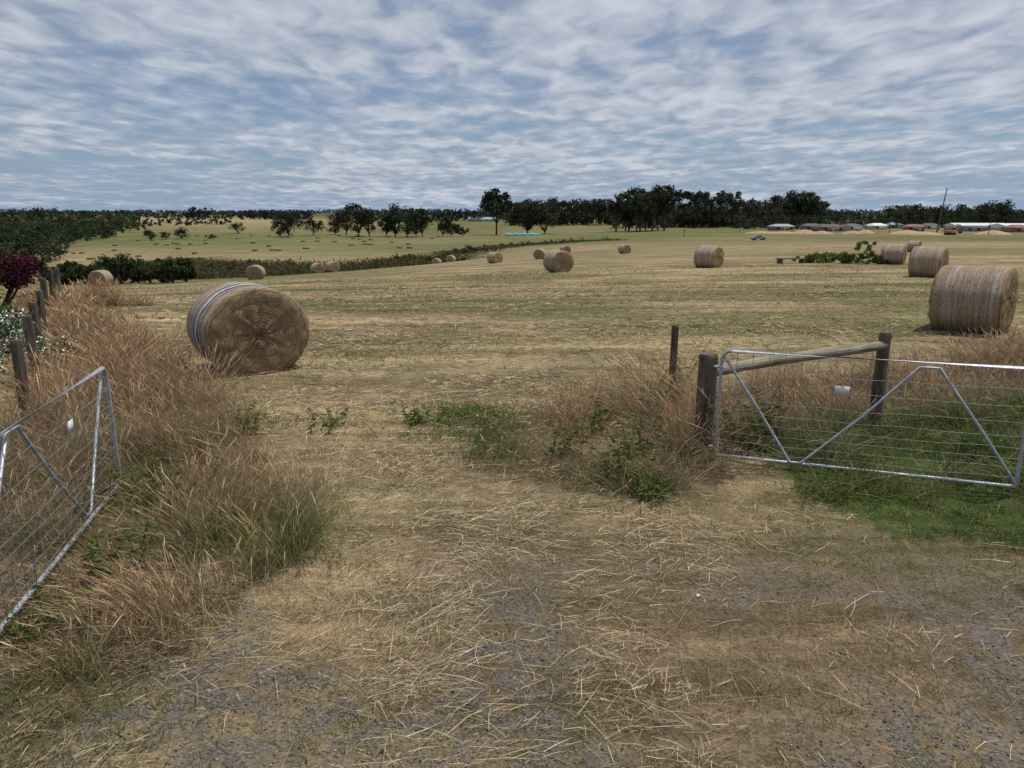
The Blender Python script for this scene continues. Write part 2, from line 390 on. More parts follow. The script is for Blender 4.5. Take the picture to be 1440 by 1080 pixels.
hh=R.uniform(.12,.40,n)*(.2+1.2*clump)*np.clip((y-4.6)/1.5,.35,1.3); c=pick(n,(GREEN*1.05,.55),(GREEN*1.7,.25),(TAN,.25))
tallgrass(acc,x,y,hh,c,.35,False,.005)
for k in range(420):
    px,py=R.uniform(-100,1540),R.uniform(450,1075)
    cx,cy=at(px,py); n=int(R.uniform(15,60)); rr=R.uniform(.03,.15)
    g=R.random()<.8; cc=GREEN*R.uniform(.9,1.4) if g else TAN
    tallgrass(acc,cx+R.normal(size=n)*rr,cy+R.normal(size=n)*rr,R.uniform(.03,.11,n)*(1.4 if py<700 else 1),np.tile(cc,(n,1)),.45,False,.0035)
for (px,py,w_,n,h_) in [(665,585,.35,1000,.28),(640,610,.4,700,.2),(700,640,.3,400,.2),(460,590,.25,300,.15),(350,590,.2,250,.15),(1440,760,.4,500,.2),(390,960,.09,160,.07),(900,690,.2,350,.2),(500,505,.8,500,.15),(640,485,.8,400,.12),(1230,700,.35,700,.22),(420,520,.6,400,.12),(760,470,1.,400,.1),(1350,830,.3,250,.08),(230,985,.15,200,.08),(60,1040,.35,700,.16),(450,780,.25,300,.16)]:
    cx,cy=at(px,py); tallgrass(acc,cx+R.normal(size=n)*w_,cy+R.normal(size=n)*w_*.7,R.uniform(.4,1,n)*h_,np.tile(GREEN*1.25,(n,1)),.35,False,.0045)
acc.out('green_grass',M_GRASS)
acc=Acc(); n=26000; t=R.random(n)**1.3*(len(bank_pts)-1); k=t.astype(int); f=t-k; bp=np.array(bank_pts)
q=bp[k]*(1-f[:,None])+bp[np.minimum(k+1,len(bp)-1)]*f[:,None]; x=q[:,0]+R.normal(size=n)*3; y=q[:,1]+R.normal(size=n)*5
tallgrass(acc,x,y,R.uniform(.5,1.5,n)*np.where(y<175,1.15,.55)*(.4+1.1*fbm(x*.1,y*.1,44)),pick(n,(OLIVE*.8,.5),(BROWN*.8,.25),(DARK*1.7,.35)),.25,False,.007)
cent=np.column_stack([q[::260,0]+R.normal(size=len(q[::260]))*3,q[::260,1]+R.normal(size=len(q[::260]))*4]); cent=np.column_stack([cent,H(cent[:,0],cent[:,1])+.5])
leaves_todo=(acc,cent)
x,y,r=wedge(26000,2,6.5); k=R.random(len(x))<gravelmask(x,y); x,y=x[k][:8000],y[k][:8000]; n=len(x)
oct_=np.array([[1,0,0],[0,1,0],[-1,0,0],[0,-1,0],[0,0,.7],[0,0,-.7]]); of=np.array([[0,1,4],[1,2,4],[2,3,4],[3,0,4],[1,0,5],[2,1,5],[3,2,5],[0,3,5]])
sz=R.uniform(.003,.010,(n,1,1)); V=oct_[None]*sz*R.uniform(.6,1.4,(n,6,1)); V=V+np.stack([x,y,H(x,y)+.003],-1)[:,None]
F=(of[None]+(np.arange(n)*6)[:,None,None]).reshape(-1,3)
C=np.repeat(jitter(np.tile(np.array([[.19,.17,.155]]),(n,1)),n,.4),6,0); mk('gravel_stones',V.reshape(-1,3),F,M_STRAW,C)
# ---------------------------------------------------------------- trees & plants
def leaves(acc,cent,rad,m,size,col,flat=.8):
    k=len(cent); q=nrm(R.normal(size=(k,m,3)))*(R.random((k,m,1))**.45)
    q[...,2]*=flat; P=(cent[:,None]+q*rad[:,None,None]).reshape(-1,3); n=len(P)
    a=nrm(R.normal(size=(n,3))); b=nrm(np.cross(a,R.normal(size=(n,3)))); s=(size*R.uniform(.5,1.4,n))[:,None]
    V=np.stack([P-a*s,P-b*s*.6,P+a*s,P+b*s*.6],1).reshape(-1,3)
    F=np.arange(n*4).reshape(-1,4)
    tone=np.repeat(R.uniform(.55,1.45,k),m)[:,None]*R.uniform(.7,1.35,(n,1))
    acc.add(V,F,np.repeat(np.asarray(col)[None]*tone,4,0))
a_,c_=leaves_todo; leaves(a_,c_,R.uniform(.6,1.5,len(c_)),50,.28,OLIVE*.6); a_.out('bank_grass',M_GRASS)
EUC=np.array([.045,.053,.031])
def tree(name,px,d,h,w,K=26,M=55,tf=.35,col=EUC,crown=.6,xyz=None,size=None,bark=(.10,.08,.06),dens=1):
    x,y,z=xyz if xyz else far(px,d)
    acc=Acc()
    lean=R.normal(size=2)*.04*h
    th=tf*h; top=np.array([lean[0],lean[1],h*.8])
    cent=[]
    while len(cent)<K:
        q=R.uniform(-1,1,3)
        if np.dot(q,q)>1: continue
        if q[2]<-.2 and R.random()<.5: continue
        cc=np.array([q[0]*w*.5,q[1]*w*.5,th+(h-th)*(.5+.46*q[2])]); cc[:2]+=lean; cent.append(cc)
    cent=np.array(cent)
    rad=R.uniform(.10,.22,K)*min(w,h)*(crown/.6)
    pr=h*.018+.05
    paths=[([[0,0,-.3],[lean[0]*.4,lean[1]*.4,th*.6],[lean[0]*.8,lean[1]*.8,th],list(top)],[pr*1.3,pr,pr*.8,pr*.25])]
    for c in cent[:min(K,14)]:
        z0=R.uniform(.6,1)*th; s=np.array([lean[0]*.8*z0/max(th,.01),lean[1]*.8*z0/max(th,.01),z0]); mpt=(s+c)/2+np.array([0,0,-.04*h])
        paths.append(([list(s),list(mpt),list(c)],[pr*.5,pr*.33,pr*.12]))
    V,F=tubes(paths,1,6); acc.add(V,F,np.array(bark))
    leaves(acc,cent,rad,M,size or h*.028+.1,col)
    o=acc.out(name,M_LEAF); o.location=(x,y,z); return o
def T(px,base,top,wpx,d,**k):
    x,y,z=far(px,d); h=CAMH+(300-top)*d/1058.-z
    return tree(k.pop('name','eucalyptus_tree'),px,d,max(h,1.5),wpx*d/1029.,**k)
T(698,332,265,40,430,K=24,M=80,tf=.36,crown=.68)
T(742,332,281,42,430,K=34,M=80,tf=.12,crown=.75); T(766,332,286,38,425,K=28,M=80,tf=.1,crown=.75)
T(405,337,297,38,380,K=30,M=80,tf=.12,crown=.75); T(394,337,312,24,378,K=16,tf=.1,crown=.8)
for px,top,w in [(440,306,28),(472,303,28),(487,289,28),(505,285,34),(520,292,30),(543,296,28),(556,289,28),(572,291,34),(585,300,28),(594,293,28),(622,303,24),(634,311,28),(652,319,22)]:
    T(px,334,top,w,400+R.uniform(-20,20),K=24,M=65,tf=.12,crown=.78)
for px,top,w in [(866,273,30),(884,266,34),(900,264,34),(917,263,36),(934,262,36),(880,285,34),(908,285,40),(895,276,36),(925,276,36)]:
    T(px,325,top,w,440+R.uniform(-15,15),K=24,M=70,tf=.36,crown=.7)
for px,top,w in [(1098,275,34),(1118,269,38),(1140,271,34),(1122,285,42),(1105,292,36)]: T(px,320,top,w,560,K=26,M=75,tf=.3,crown=.75)
for px,top,w in [(335,312,22),(255,319,20),(234,326,14),(213,321,18),(296,330,18)]:
    T(px,335,top,w,420 if px>300 else 360,name='paddock_shrub',K=18,M=60,tf=.04,col=DARK,crown=.9)
def grove(name,items,col=EUC,K=12,M=40,size=1.,tr=True,haze_col=None):
    acc=Acc()
    for (px,d,top,wpx) in items:
        x,y,z=far(px,d); h=max(CAMH+(300-top)*d/1058.-z,2); w=wpx*d/1029.
        q=R.uniform(-1,1,(K,3)); q[:,2]=R.uniform(-.95,1,K); sh=np.sqrt(np.clip(1-q[:,2]**2*.8,0.15,1))
        cent=np.stack([x+q[:,0]*w*.5*sh,y+q[:,1]*w*.6*sh,z+h*(.5+.44*q[:,2])],-1)
        cc=col if haze_col is None else col+(haze_col-col)*min(1,max(0,(d-900)/3200))  # aerial haze painted into leaf colour: farther trees turn bluer
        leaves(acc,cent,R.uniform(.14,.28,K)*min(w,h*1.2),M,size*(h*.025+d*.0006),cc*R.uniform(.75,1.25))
        if tr:
            V,F=tubes([([[x,y,z-1],[x+R.normal()*.5,y,z+h*.7]],[h*.02+.1,.1])],1,5); acc.add(V,F,np.array([.11,.09,.07]))
    return acc.out(name,M_LEAF)
it=[(px,R.uniform(520,600),265+8*R.random()+ (0 if px<1040 else 10),26) for px in range(938,1060,6)]
it+=[(px,R.uniform(560,640),281+7*R.random(),26) for px in range(1035,1160,6)]
it+=[(px,R.uniform(520,560),288+8*R.random(),28) for px in range(865,1110,6)]
grove('eucalyptus_grove',it,M=50)
it=[(px,R.uniform(620,720),279+8*R.random(),24) for px in range(718,870,4)]
grove('windbreak_trees',it,col=EUC*1.0,M=50)
it=[]
while len(it)<200:
    p=R.uniform(-140,200); d=R.uniform(150,560)
    if p<50+(d-150)*.42 and p<30+(d-150)*.9+60: it.append((p,d,291+(560-d)*.10+max(0,(p-60))*.05+R.uniform(-2,12),R.uniform(20,38)))
grove('valley_trees',it,col=DARK*1.4,K=12,M=45,size=1.0)
it=[(px,R.uniform(480,560),287+9*R.random(),30) for px in list(range(1250,1325,6))+list(range(1345,1430,6))+[1395,1400,1405]]+[(1388,500,279,36),(1400,505,282,36),(1280,500,284,40)]
grove('town_trees',it,K=14,M=55)
it=[(px,R.uniform(450,520),301+8*R.random(),20) for px in range(1030,1450,8)]
grove('town_shrubs',it,K=9,M=40)
it=[]
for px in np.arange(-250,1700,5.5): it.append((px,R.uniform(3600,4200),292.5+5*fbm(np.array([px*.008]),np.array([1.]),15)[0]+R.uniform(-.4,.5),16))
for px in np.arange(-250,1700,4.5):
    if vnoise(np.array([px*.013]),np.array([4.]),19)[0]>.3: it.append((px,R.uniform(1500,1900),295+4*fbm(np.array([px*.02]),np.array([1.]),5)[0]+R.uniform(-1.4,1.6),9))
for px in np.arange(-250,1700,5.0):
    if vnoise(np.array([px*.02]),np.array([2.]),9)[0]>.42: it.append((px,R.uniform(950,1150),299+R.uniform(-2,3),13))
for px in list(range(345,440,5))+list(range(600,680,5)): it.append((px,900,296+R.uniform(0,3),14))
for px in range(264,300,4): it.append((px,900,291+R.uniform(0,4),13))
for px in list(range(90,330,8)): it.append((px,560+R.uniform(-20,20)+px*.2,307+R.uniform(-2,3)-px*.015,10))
grove('distant_tree_line',it,col=np.array([.036,.047,.038]),K=8,M=26,size=1.1,tr=False,haze_col=np.array([.085,.125,.165]))
for px,d,top,w in [(78,80,376,40),(92,79,372,36),(105,78,370,44),(120,79,374,40),(132,80,376,36),(155,78,366,44),(172,76,357,54),(195,80,366,44),(212,76,370,40),(228,74,372,40),(243,72,362,56),(262,75,376,30)]:
    x,y,z=far(px,d); h=CAMH+(300-top)*d/1058.-z
    tree('leafy_shrub',px,d,h,w*d/1029.,K=30,M=90,tf=.04,col=np.array([.048,.062,.026]),crown=.75,size=.14)
tree('purple_leaf_plum_tree',0,0,1.95,2.2,K=30,M=200,tf=.15,col=np.array([.055,.018,.024]),xyz=(-11.3,15.6,h1(-11.3,15.6)),size=.045,crown=.75)
acc=Acc(); cent=R.normal(size=(24,3))*np.array([.5,.5,.25])+np.array([0,0,.6]); leaves(acc,cent,np.full(24,.22),130,.026,np.array([.07,.10,.04]))
leaves(acc,cent+np.array([0,0,.03]),np.full(24,.26),60,.020,np.array([.7,.7,.66]))
o=acc.out('white_flowering_shrub',M_LEAF); o.location=(-7.9,10.6,h1(-7.9,10.6))
acc=Acc(); cent=R.normal(size=(24,3))*np.array([.6,.6,.25])+np.array([0,0,.5]); leaves(acc,cent,np.full(24,.25),130,.03,np.array([.05,.075,.028]))
o=acc.out('garden_shrub',M_LEAF); o.location=(-9.8,12.6,h1(-9.8,12.6))
def weed(px,py,h,w,n=14,col=GREEN*.85,xy=None,name='dock_weed'):
    x,y=xy or at(px,py); acc=Acc()
    P=np.zeros((n,3)); P[:,:2]=R.normal(size=(n,2))*w*.3; dx=R.normal(size=(n,2))*.22
    D=nrm(np.column_stack([dx,np.ones(n)])); B=np.column_stack([dx*.6,-.1*np.ones(n)]); L=R.uniform(.55,1,n)*h
    acc.add(*ribbons(P,D,B,L,np.full(n,.009),np.tile(col*.9,(n,1)),np.tile(col*1.2+np.array([.04,0,0]),(n,1)),[1,1,.8,.4]))
    m=18; t=R.uniform(.05,1,(n,m)); pt=(P[:,None]+L[:,None,None]*(t[...,None]*D[:,None]+(t**2)[...,None]*B[:,None])).reshape(-1,3); k=len(pt)
    an=R.random(k)*6.28; LD=nrm(np.column_stack([np.cos(an),np.sin(an),R.uniform(.1,.9,k)])); LB=np.column_stack([np.zeros(k),np.zeros(k),-.5*np.ones(k)])
    ll=R.uniform(.04,.12,k)*(1.2-.7*t.ravel()); acc.add(*ribbons(pt,LD,LB,ll,ll*.28,jitter(np.tile(col,(k,1)),k),jitter(np.tile(col*1.2,(k,1)),k),[.2,1,.9,.1]))
    o=acc.out(name,M_GRASS); o.location=(x,y,h1(x,y)); return o
for a in [(250,720,.6,.5,16),(150,800,.42,.5,14),(200,700,.5,.5,12),(870,675,.8,.35,14),(900,640,.8,.3,12),(925,590,.9,.3,10),(945,560,.95,.3,8),(345,610,.45,.4,12),(460,600,.3,.4,8),(60,900,.3,.5,14),(800,640,.6,.3,8),(910,700,.35,.3,14),(590,600,.3,.5,8),(300,690,.5,.5,10),(840,610,.7,.35,8)]: weed(*a)
weed(0,0,.85,.45,26,col=GREEN*.6,xy=(2.75,7.35)); weed(0,0,.7,.4,18,col=GREEN*.6,xy=(2.5,7.15)); weed(0,0,.6,.5,16,xy=(5.6,7.6)); weed(0,0,.5,.5,16,xy=(4.9,7.1)); weed(0,0,.7,.6,16,xy=(6.3,8.1))
for px,d,h,w in [(1215,48,1.7,1.6),(1160,50,.7,2.2),(1190,49,.8,2.),(1135,51,.6,1.5),(1240,47,.6,1.2)]:
    x,y,z=far(px,d); acc=Acc(); cent=np.column_stack([R.normal(size=26)*w*.22,R.normal(size=26)*w*.2,R.uniform(.05,1,26)*h*.85])
    leaves(acc,cent,np.full(26,.2*w*.6),60,.06,GREEN*.9); o=acc.out('tall_weed_bush',M_LEAF); o.location=(x,y,z)
# ---------------------------------------------------------------- hay bales
def mat_bale_end():
    m,nt,o=newmat('bale_end_spiral'); g=N(nt); tc=g.n('ShaderNodeTexCoord').outputs['Object']
    s=g.n('ShaderNodeSeparateXYZ'); g.l(tc,s.inputs[0]); X,Z=s.outputs[0],s.outputs[2]
    rr=g.math('SQRT',g.math('ADD',g.math('MULTIPLY',X,X),g.math('MULTIPLY',Z,Z)))
    an=g.math('DIVIDE',g.math('ARCTAN2',Z,X),6.2832)
    wob=g.noise(tc,3,4); 
    ph=g.math('ADD',g.math('ADD',g.math('MULTIPLY',rr,21),an),g.math('MULTIPLY',wob,2.6))
    w=g.math('SINE',g.math('MULTIPLY',ph,6.2832))
    cmb=g.n('ShaderNodeCombineXYZ'); g.l(g.math('MULTIPLY',rr,60),cmb.inputs[0]); g.l(g.math('MULTIPLY',an,26),cmb.inputs[1])
    nf=g.noise(cmb.outputs[0],1,5,.75); fine=g.noise(tc,60,4,.7); big=g.noise(tc,2.5,3)
    h=g.math('ADD',g.math('MULTIPLY',w,.065),g.math('ADD',g.math('MULTIPLY',nf,.95),g.math('MULTIPLY',fine,.5)))
    c=g.mix(g.mapr(h,.42,1.0,0,1),(.095,.06,.034),(.46,.335,.20))
    c=g.scale(c,g.mapr(big,.3,.7,.8,1.2))
    g.bsdf(c,.95,o,bump=h,bs=.9,bd=.04,spec=.1); return m
def mat_bale_side():
    m,nt,o=newmat('bale_net_wrap'); g=N(nt); tc=g.n('ShaderNodeTexCoord').outputs['Object']
    s=g.n('ShaderNodeSeparateXYZ'); g.l(tc,s.inputs[0]); X,Y,Z=s.outputs
    an=g.math('ARCTAN2',Z,X)
    cmb=g.n('ShaderNodeCombineXYZ'); g.l(g.math('MULTIPLY',Y,22),cmb.inputs[0]); g.l(g.math('MULTIPLY',an,1.3),cmb.inputs[1])
    band=g.noise(cmb.outputs[0],1,3,.6)
    cm2=g.n('ShaderNodeCombineXYZ'); g.l(g.math('MULTIPLY',Y,40),cm2.inputs[0]); g.l(g.math('MULTIPLY',an,12),cm2.inputs[1])
    fib=g.noise(cm2.outputs[0],1,5,.7); fine=g.noise(tc,70,3,.7)
    wd=g.n('ShaderNodeCombineXYZ'); g.l(g.math('MULTIPLY',Y,5),wd.inputs[0]); wide=g.noise(wd.outputs[0],1,2)
    k=g.math('ADD',g.math('MULTIPLY',band,.5),g.math('ADD',g.math('MULTIPLY',fib,.3),g.math('MULTIPLY',wide,.45)))
    c=g.mix(g.mapr(fib,.3,.7,0,1),(.15,.10,.062),(.42,.30,.185))
    c=g.mix(g.mapr(k,.58,.74,0,.7),c,(.47,.44,.42))
    c=g.scale(c,g.mapr(fine,.3,.7,.7,1.2))
    g.bsdf(c,.8,o,bump=g.math('ADD',band,fine),bs=.8,bd=.03,spec=.2); return m
M_END=mat_bale_end(); M_SIDE=mat_bale_side()
M_NET=simple('net_strip',(.42,.45,.52),.6,.35,14)
def bale(px,d,axis,Rr=.73,Ln=1.22,fuzz=400,sx=1.1,strip=False):
    x,y,z=far(px,d); ax=np.array(axis,float); ax/=np.linalg.norm(ax)
    rz=math.atan2(ax[1],ax[0])-math.pi/2
    n=72; prof=[]; h=Ln/2
    for r_ in (.04,.12,.2,.28,.36,.44,.52,.6,.66): prof.append((-h+.015*math.sin(r_*40)+(.03 if r_<.1 else 0),r_*Rr/.73,0))
    prof+=[(-h+.03,Rr*.955,0),(-h+.08,Rr*.99,1)]
    for i in range(1,14):
        yy=-h+.08+(Ln-.16)*i/14; prof.append((yy,Rr*(1+.006*math.sin(i*2.1)),1))
    prof+=[(h-.08,Rr*.99,1),(h-.03,Rr*.955,1)]
    for r_ in (.66,.6,.5,.4,.3,.2,.1,.04): prof.append((h-.01*math.sin(r_*40),r_*Rr/.73,0))
    m_=len(prof); V=[]
    sd=R.random()*50
    for (yy,rr,_) in prof:
        for k in range(n):
            q=2*math.pi*k/n; rad=rr*(1+.03*(float(vnoise(k*.3,yy*3,sd))-.5))
            dy=.045*(float(vnoise(rr*9,k*.5,sd+1))-.5) if rr<Rr*.97 else 0
            X=rad*math.cos(q)*sx; Z=rad*math.sin(q)*.97
            if Z<-Rr*.88: Z=-Rr*.88+(Z+Rr*.88)*.3
            V.append((X,yy+dy,Z))
    F=[];mi=[]
    for i in range(m_-1):
        for k in range(n): F.append((i*n+k,i*n+(k+1)%n,(i+1)*n+(k+1)%n,(i+1)*n+k)); mi.append(1 if (prof[i][2] and prof[i+1][2]) else 0)
    V.append((0,-h+.03,0)); V.append((0,h-.03,0)); a=len(V)-2
    for k in range(n):
        F.append((a,(k+1)%n,k)); F.append((a+1,(m_-1)*n+k,(m_-1)*n+(k+1)%n)); mi+=[0,0]
    ob=mk('round_hay_bale',V,F,[M_END,M_SIDE],smooth=True,mi=mi)
    ob.location=(x,y,z+Rr*.88-.02); ob.rotation_euler=(R.normal()*.01,0,rz)
    if fuzz:
        k=fuzz; q=R.random(k)*6.283; rr=Rr*np.sqrt(R.random(k)); rim=R.random(k)<.4; rr=np.where(rim,Rr*R.uniform(.93,1.,k),rr)
        sgn=np.where(R.random(k)<.7,-1,1); P=np.column_stack([rr*np.cos(q)*sx*.99,sgn*(h-.02),np.maximum(rr*np.sin(q)*.97,-Rr*.86)])
        D=nrm(np.column_stack([-np.sin(q)+R.normal(size=k)*.5,sgn*R.uniform(.05,.5,k),np.cos(q)+R.normal(size=k)*.5-.3])); B=np.column_stack([np.zeros(k),np.zeros(k),-.5*np.ones(k)])
        c=jitter(np.tile(np.array([[.42,.31,.185]]),(k,1)),k,.3)
        mk_=ribbons(P,D,B,R.uniform(.04,.13,k),np.full(k,.0032*max(1,d/9)),c,c,[1,1,.5]); mk('straw_ends',mk_[0],mk_[1],M_GRASS,mk_[2],parent=ob)
    if strip:
        for yy,w_ in ((-.12,.085),(.10,.03),(-.3,.015)):
            Vs=[];
            for k in range(49):
                q=math.radians(-50)+math.radians(290)*k/48
                for s_ in (-1,1): 
                    zz=max(Rr*1.018*math.sin(q)*.97,-Rr*.9); Vs.append((Rr*1.018*math.cos(q)*sx,yy+s_*w_*.5*(1+.3*math.sin(k*1.3+s_))+.012*math.sin(q*7),zz))
            mk('net_strip',Vs,[(2*k,2*k+1,2*k+3,2*k+2) for k in range(48)],M_NET,parent=ob)
    return ob
bale(354,11.6,(-.6,.8),.755,1.25,2600,1.1,strip=True)
bale(1362,15.4,(-.72,.69),.76,1.35,1200,1.04)
bale(1303,32,(-.75,.66),.73,1.3,300,1.05)
bale(1255,47,(-.8,.6),.70,1.3,100); bale(1285,86,(-.7,.7),.72,1.2,0)
bale(996,44.5,(-.75,.65),.74,1.3,200); bale(785,45,(-.45,.9),.74,1.2,200)
bale(878,108,(-.5,.85),.75,1.25,0); bale(759,100,(.3,.9),.75,1.2,0); bale(795,126,(-.4,.9),.75,1.2,0)
bale(696,88,(-.7,.7),.75,1.25,0); bale(614,126,(.2,1),.72,1.2,0); bale(634,126,(.3,1),.72,1.2,0)
bale(143,65,(.1,1),.8,1.2,80); bale(360,70,(-.1,1),.78,1.2,80); bale(447,98,(-.6,.8),.78,1.2,0); bale(468,96,(-.7,.7),.78,1.2,0)
Vb=[];Fb=[];o_=0
M_SQ=simple('square_bale_straw',(.13,.10,.06),.95,.3,2)
for k in range(62):
    px=R.uniform(60,640); d=R.choice([235,270,310,350,395])*(1+R.uniform(-.02,.02)); x,y,z=far(px,d)
    v,f=boxm((-.9,-.4,-.1),(.9,.4,.5)); v+=R.normal(size=v.shape)*.05; a=R.uniform(-.5,.5); ca,sa=math.cos(a),math.sin(a)
    v=np.column_stack([x+v[:,0]*ca-v[:,1]*sa,y+v[:,0]*sa+v[:,1]*ca,z+v[:,2]]); Vb.append(v);Fb.append(f+o_);o_+=8
mk('square_hay_bales',np.concatenate(Vb),np.concatenate(Fb),M_SQ)
# ---------------------------------------------------------------- gates, posts, fences
M_GALV=simple('galvanised_steel',(.38,.40,.43),.5,.25,25,metal=.45,bs=.1)
M_WIRE=simple('fence_wire',(.20,.21,.23),.5,.1,25,metal=.4)
M_PLATE=simple('white_plate',(.62,.62,.60),.5,.05,10)
def mat_wood(name,a,b,axis=2):
    m,nt,o=newmat(name); g=N(nt); tc=g.n('ShaderNodeTexCoord').outputs['Object']
    sc=[18,18,18]; sc[axis]=1.4
    n=g.noise(g.mapping(tc,tuple(sc)),1,6,.7,.6); n2=g.noise(tc,3,3)
    c=g.mix(g.mapr(n,.35,.65,0,1),a,b); c=g.scale(c,g.mapr(n2,.3,.7,.7,1.2)); g.bsdf(c,.9,o,bump=n,bs=1,bd=.02); return m
M_POST=mat_wood('weathered_post',(.045,.036,.028),(.17,.14,.11)); M_RAIL=mat_wood('weathered_rail',(.15,.125,.085),(.40,.355,.27),0)
def gate(A,Bp,Z0=.07,Z1=1.17):
    L=math.hypot(Bp[0]-A[0],Bp[1]-A[1]); e=empty('farm_gate',(A[0],A[1],0),math.atan2(Bp[1]-A[1],Bp[0]-A[0]))
    r=.018; c=.10
    loop=[]
    def arc(cx,cz,a0,a1):
        for k in range(7):
            a=math.radians(a0+(a1-a0)*k/6); loop.append([cx+c*math.cos(a),0,cz+c*math.sin(a)])
    arc(c,Z1-c,180,90); arc(L-c,Z1-c,90,0)
    loop.append([L,0,Z0])
    V,F=tubes([[[0,0,Z0]]+loop],r,10); mk('frame',V,F,M_GALV,smooth=True,parent=e)
    V,F=tubes([[[0,0,Z0],[L/2,0,Z0],[L,0,Z0]]],r,10); mk('bottom_rail',V,F,M_GALV,smooth=True,parent=e)
    V,F=tubes([[[.03,-.03,Z1-.06],[L*.14,-.03,(Z0+Z1)/2],[L*.27,-.03,Z0+.02],[L*.31,-.03,Z0+.02],[L*.5,-.03,.62],[L*.66,-.03,Z1-.04],[L*.72,-.03,Z1-.04],[L*.86,-.03,.62],[L-.02,-.03,Z0+.05]]],.0135,8)
    mk('brace',V,F,M_GALV,smooth=True,parent=e)
    paths=[]
    for k in range(1,int(L/.15)+1):
        xx=k*.15
        if xx<L-.03: paths.append([[xx,.012,Z0],[xx+.003,.014,.6],[xx,.012,Z1]])
    for zz in (.15,.24,.33,.43,.54,.67,.82,.98): paths.append([[0,.012,zz]]+[[L*i/8,.012+R.normal()*.008,zz+R.normal()*.006-.012*math.sin(math.pi*i/8)] for i in range(1,8)]+[[L,.012,zz]])
    V,F=tubes(paths,.0025,5); mk('wire_mesh',V,F,M_WIRE,parent=e)
    return e,L
gR,L1=gate((2.10,6.98),(4.60,6.10))
v,f=boxm((-.065,-.045,-.04),(.065,-.040,.04)); v+=np.array([1.12,0,.86]); mk('sign_plate',v,f,M_PLATE,parent=gR)
gL,L2=gate((-3.64,6.22),(-3.03,3.62))
v,f=boxm((-.06,-.045,-.05),(.06,-.040,.05)); v+=np.array([.85,0,.86]); mk('sign_plate',v,f,M_PLATE,parent=gL)
V,F=tubes([[[L2,0,-.05],[L2,0,.1]],[[L2-.03,0,.07],[L2+.10,0,.07]]],.03,8); mk('hinge',V,F,M_GALV,parent=gL)
V,F=tubes([[[-.07,0,1.0],[.03,0,1.0]],[[-.07,0,.16],[.03,0,.16]]],.013,8); mk('hinge',V,F,M_GALV,parent=gR)
def post(name,x,y,h,r,lean=(0,0)):
    n=20; V=[];zs=[-.3,0,.2,.45,.7,.9,h-.03,h]; z0=h1(x,y)
    zs=[q for q in zs if q<=h]
    for i,zz in enumerate(zs):
        rr=r*(1.06-.08*zz/h)*(.9 if zz==h else 1)
        for k in range(n):
            q=2*math.pi*k/n; rk=rr*(1+.10*(float(vnoise(k*.8,zz*1.5,x*7))-.5)); V.append((rk*math.cos(q)+lean[0]*zz,rk*math.sin(q)+lean[1]*zz,zz))
    m_=len(zs); F=[(i*n+k,i*n+(k+1)%n,(i+1)*n+(k+1)%n,(i+1)*n+k) for i in range(m_-1) for k in range(n)]
    V.append((lean[0]*h,lean[1]*h,h+.005)); F+=[(len(V)-1,(m_-1)*n+k,(m_-1)*n+(k+1)%n) for k in range(n)]
    o=mk(name,V,F,M_POST,smooth=False); o.location=(x,y,z0); return o
post('strainer_post',2.02,7.16,1.08,.098); post('strainer_post',4.22,7.95,1.2,.068); post('fence_post',2.12,9.15,1.1,.048)
a=np.array([2.05,7.2,.90]); b=np.array([4.22,7.93,1.06]); Lr=float(np.linalg.norm(b-a))
V,F=tube([[Lr*t,.015*math.sin(t*3),.01*math.sin(t*5)] for t in np.linspace(0,1,12)],np.linspace(.062,.052,12)*(1+.03*R.normal(size=12)),14)
o=mk('brace_rail',V,F,M_RAIL); o.location=a; dv=Vector(b-a); o.rotation_euler=dv.to_track_quat('X','Z').to_euler()
def fence(name,pts,hs,posts=True,r=.05,h=1.1,wr=.002):
    e=empty(name)
    if posts:
        for i,(x,y) in enumerate(pts):
            if posts=='skipfirst' and i==0: continue
            p=post('post',x,y,h*R.uniform(.95,1.05),r,(R.normal()*.02,R.normal()*.02)); p.parent=e
    paths=[]
    for z_ in hs:
        paths.append([[x,y-.05,h1(x,y)+z_] for x,y in pts])
    V,F=tubes(paths,wr,4); mk('wires',V,F,M_WIRE,parent=e)
fence('wire_fence',[(-5.75,8.1),(-6.65,9.7),(-7.6,11.3),(-8.7,13.1),(-9.8,14.9),(-10.9,16.9),(-12,18.9)],(.2,.4,.6,.8,1.),r=.06)
fence('wire_fence',[(4.25,7.95),(7.2,8.95),(10.2,9.95),(13,10.9)],(.15,.3,.5,.7,.9,1.02),'skipfirst',r=.05)
fence('wire_fence',[(2.12,9.15),(2.05,7.3)],(.3,.6,.9),posts=False)
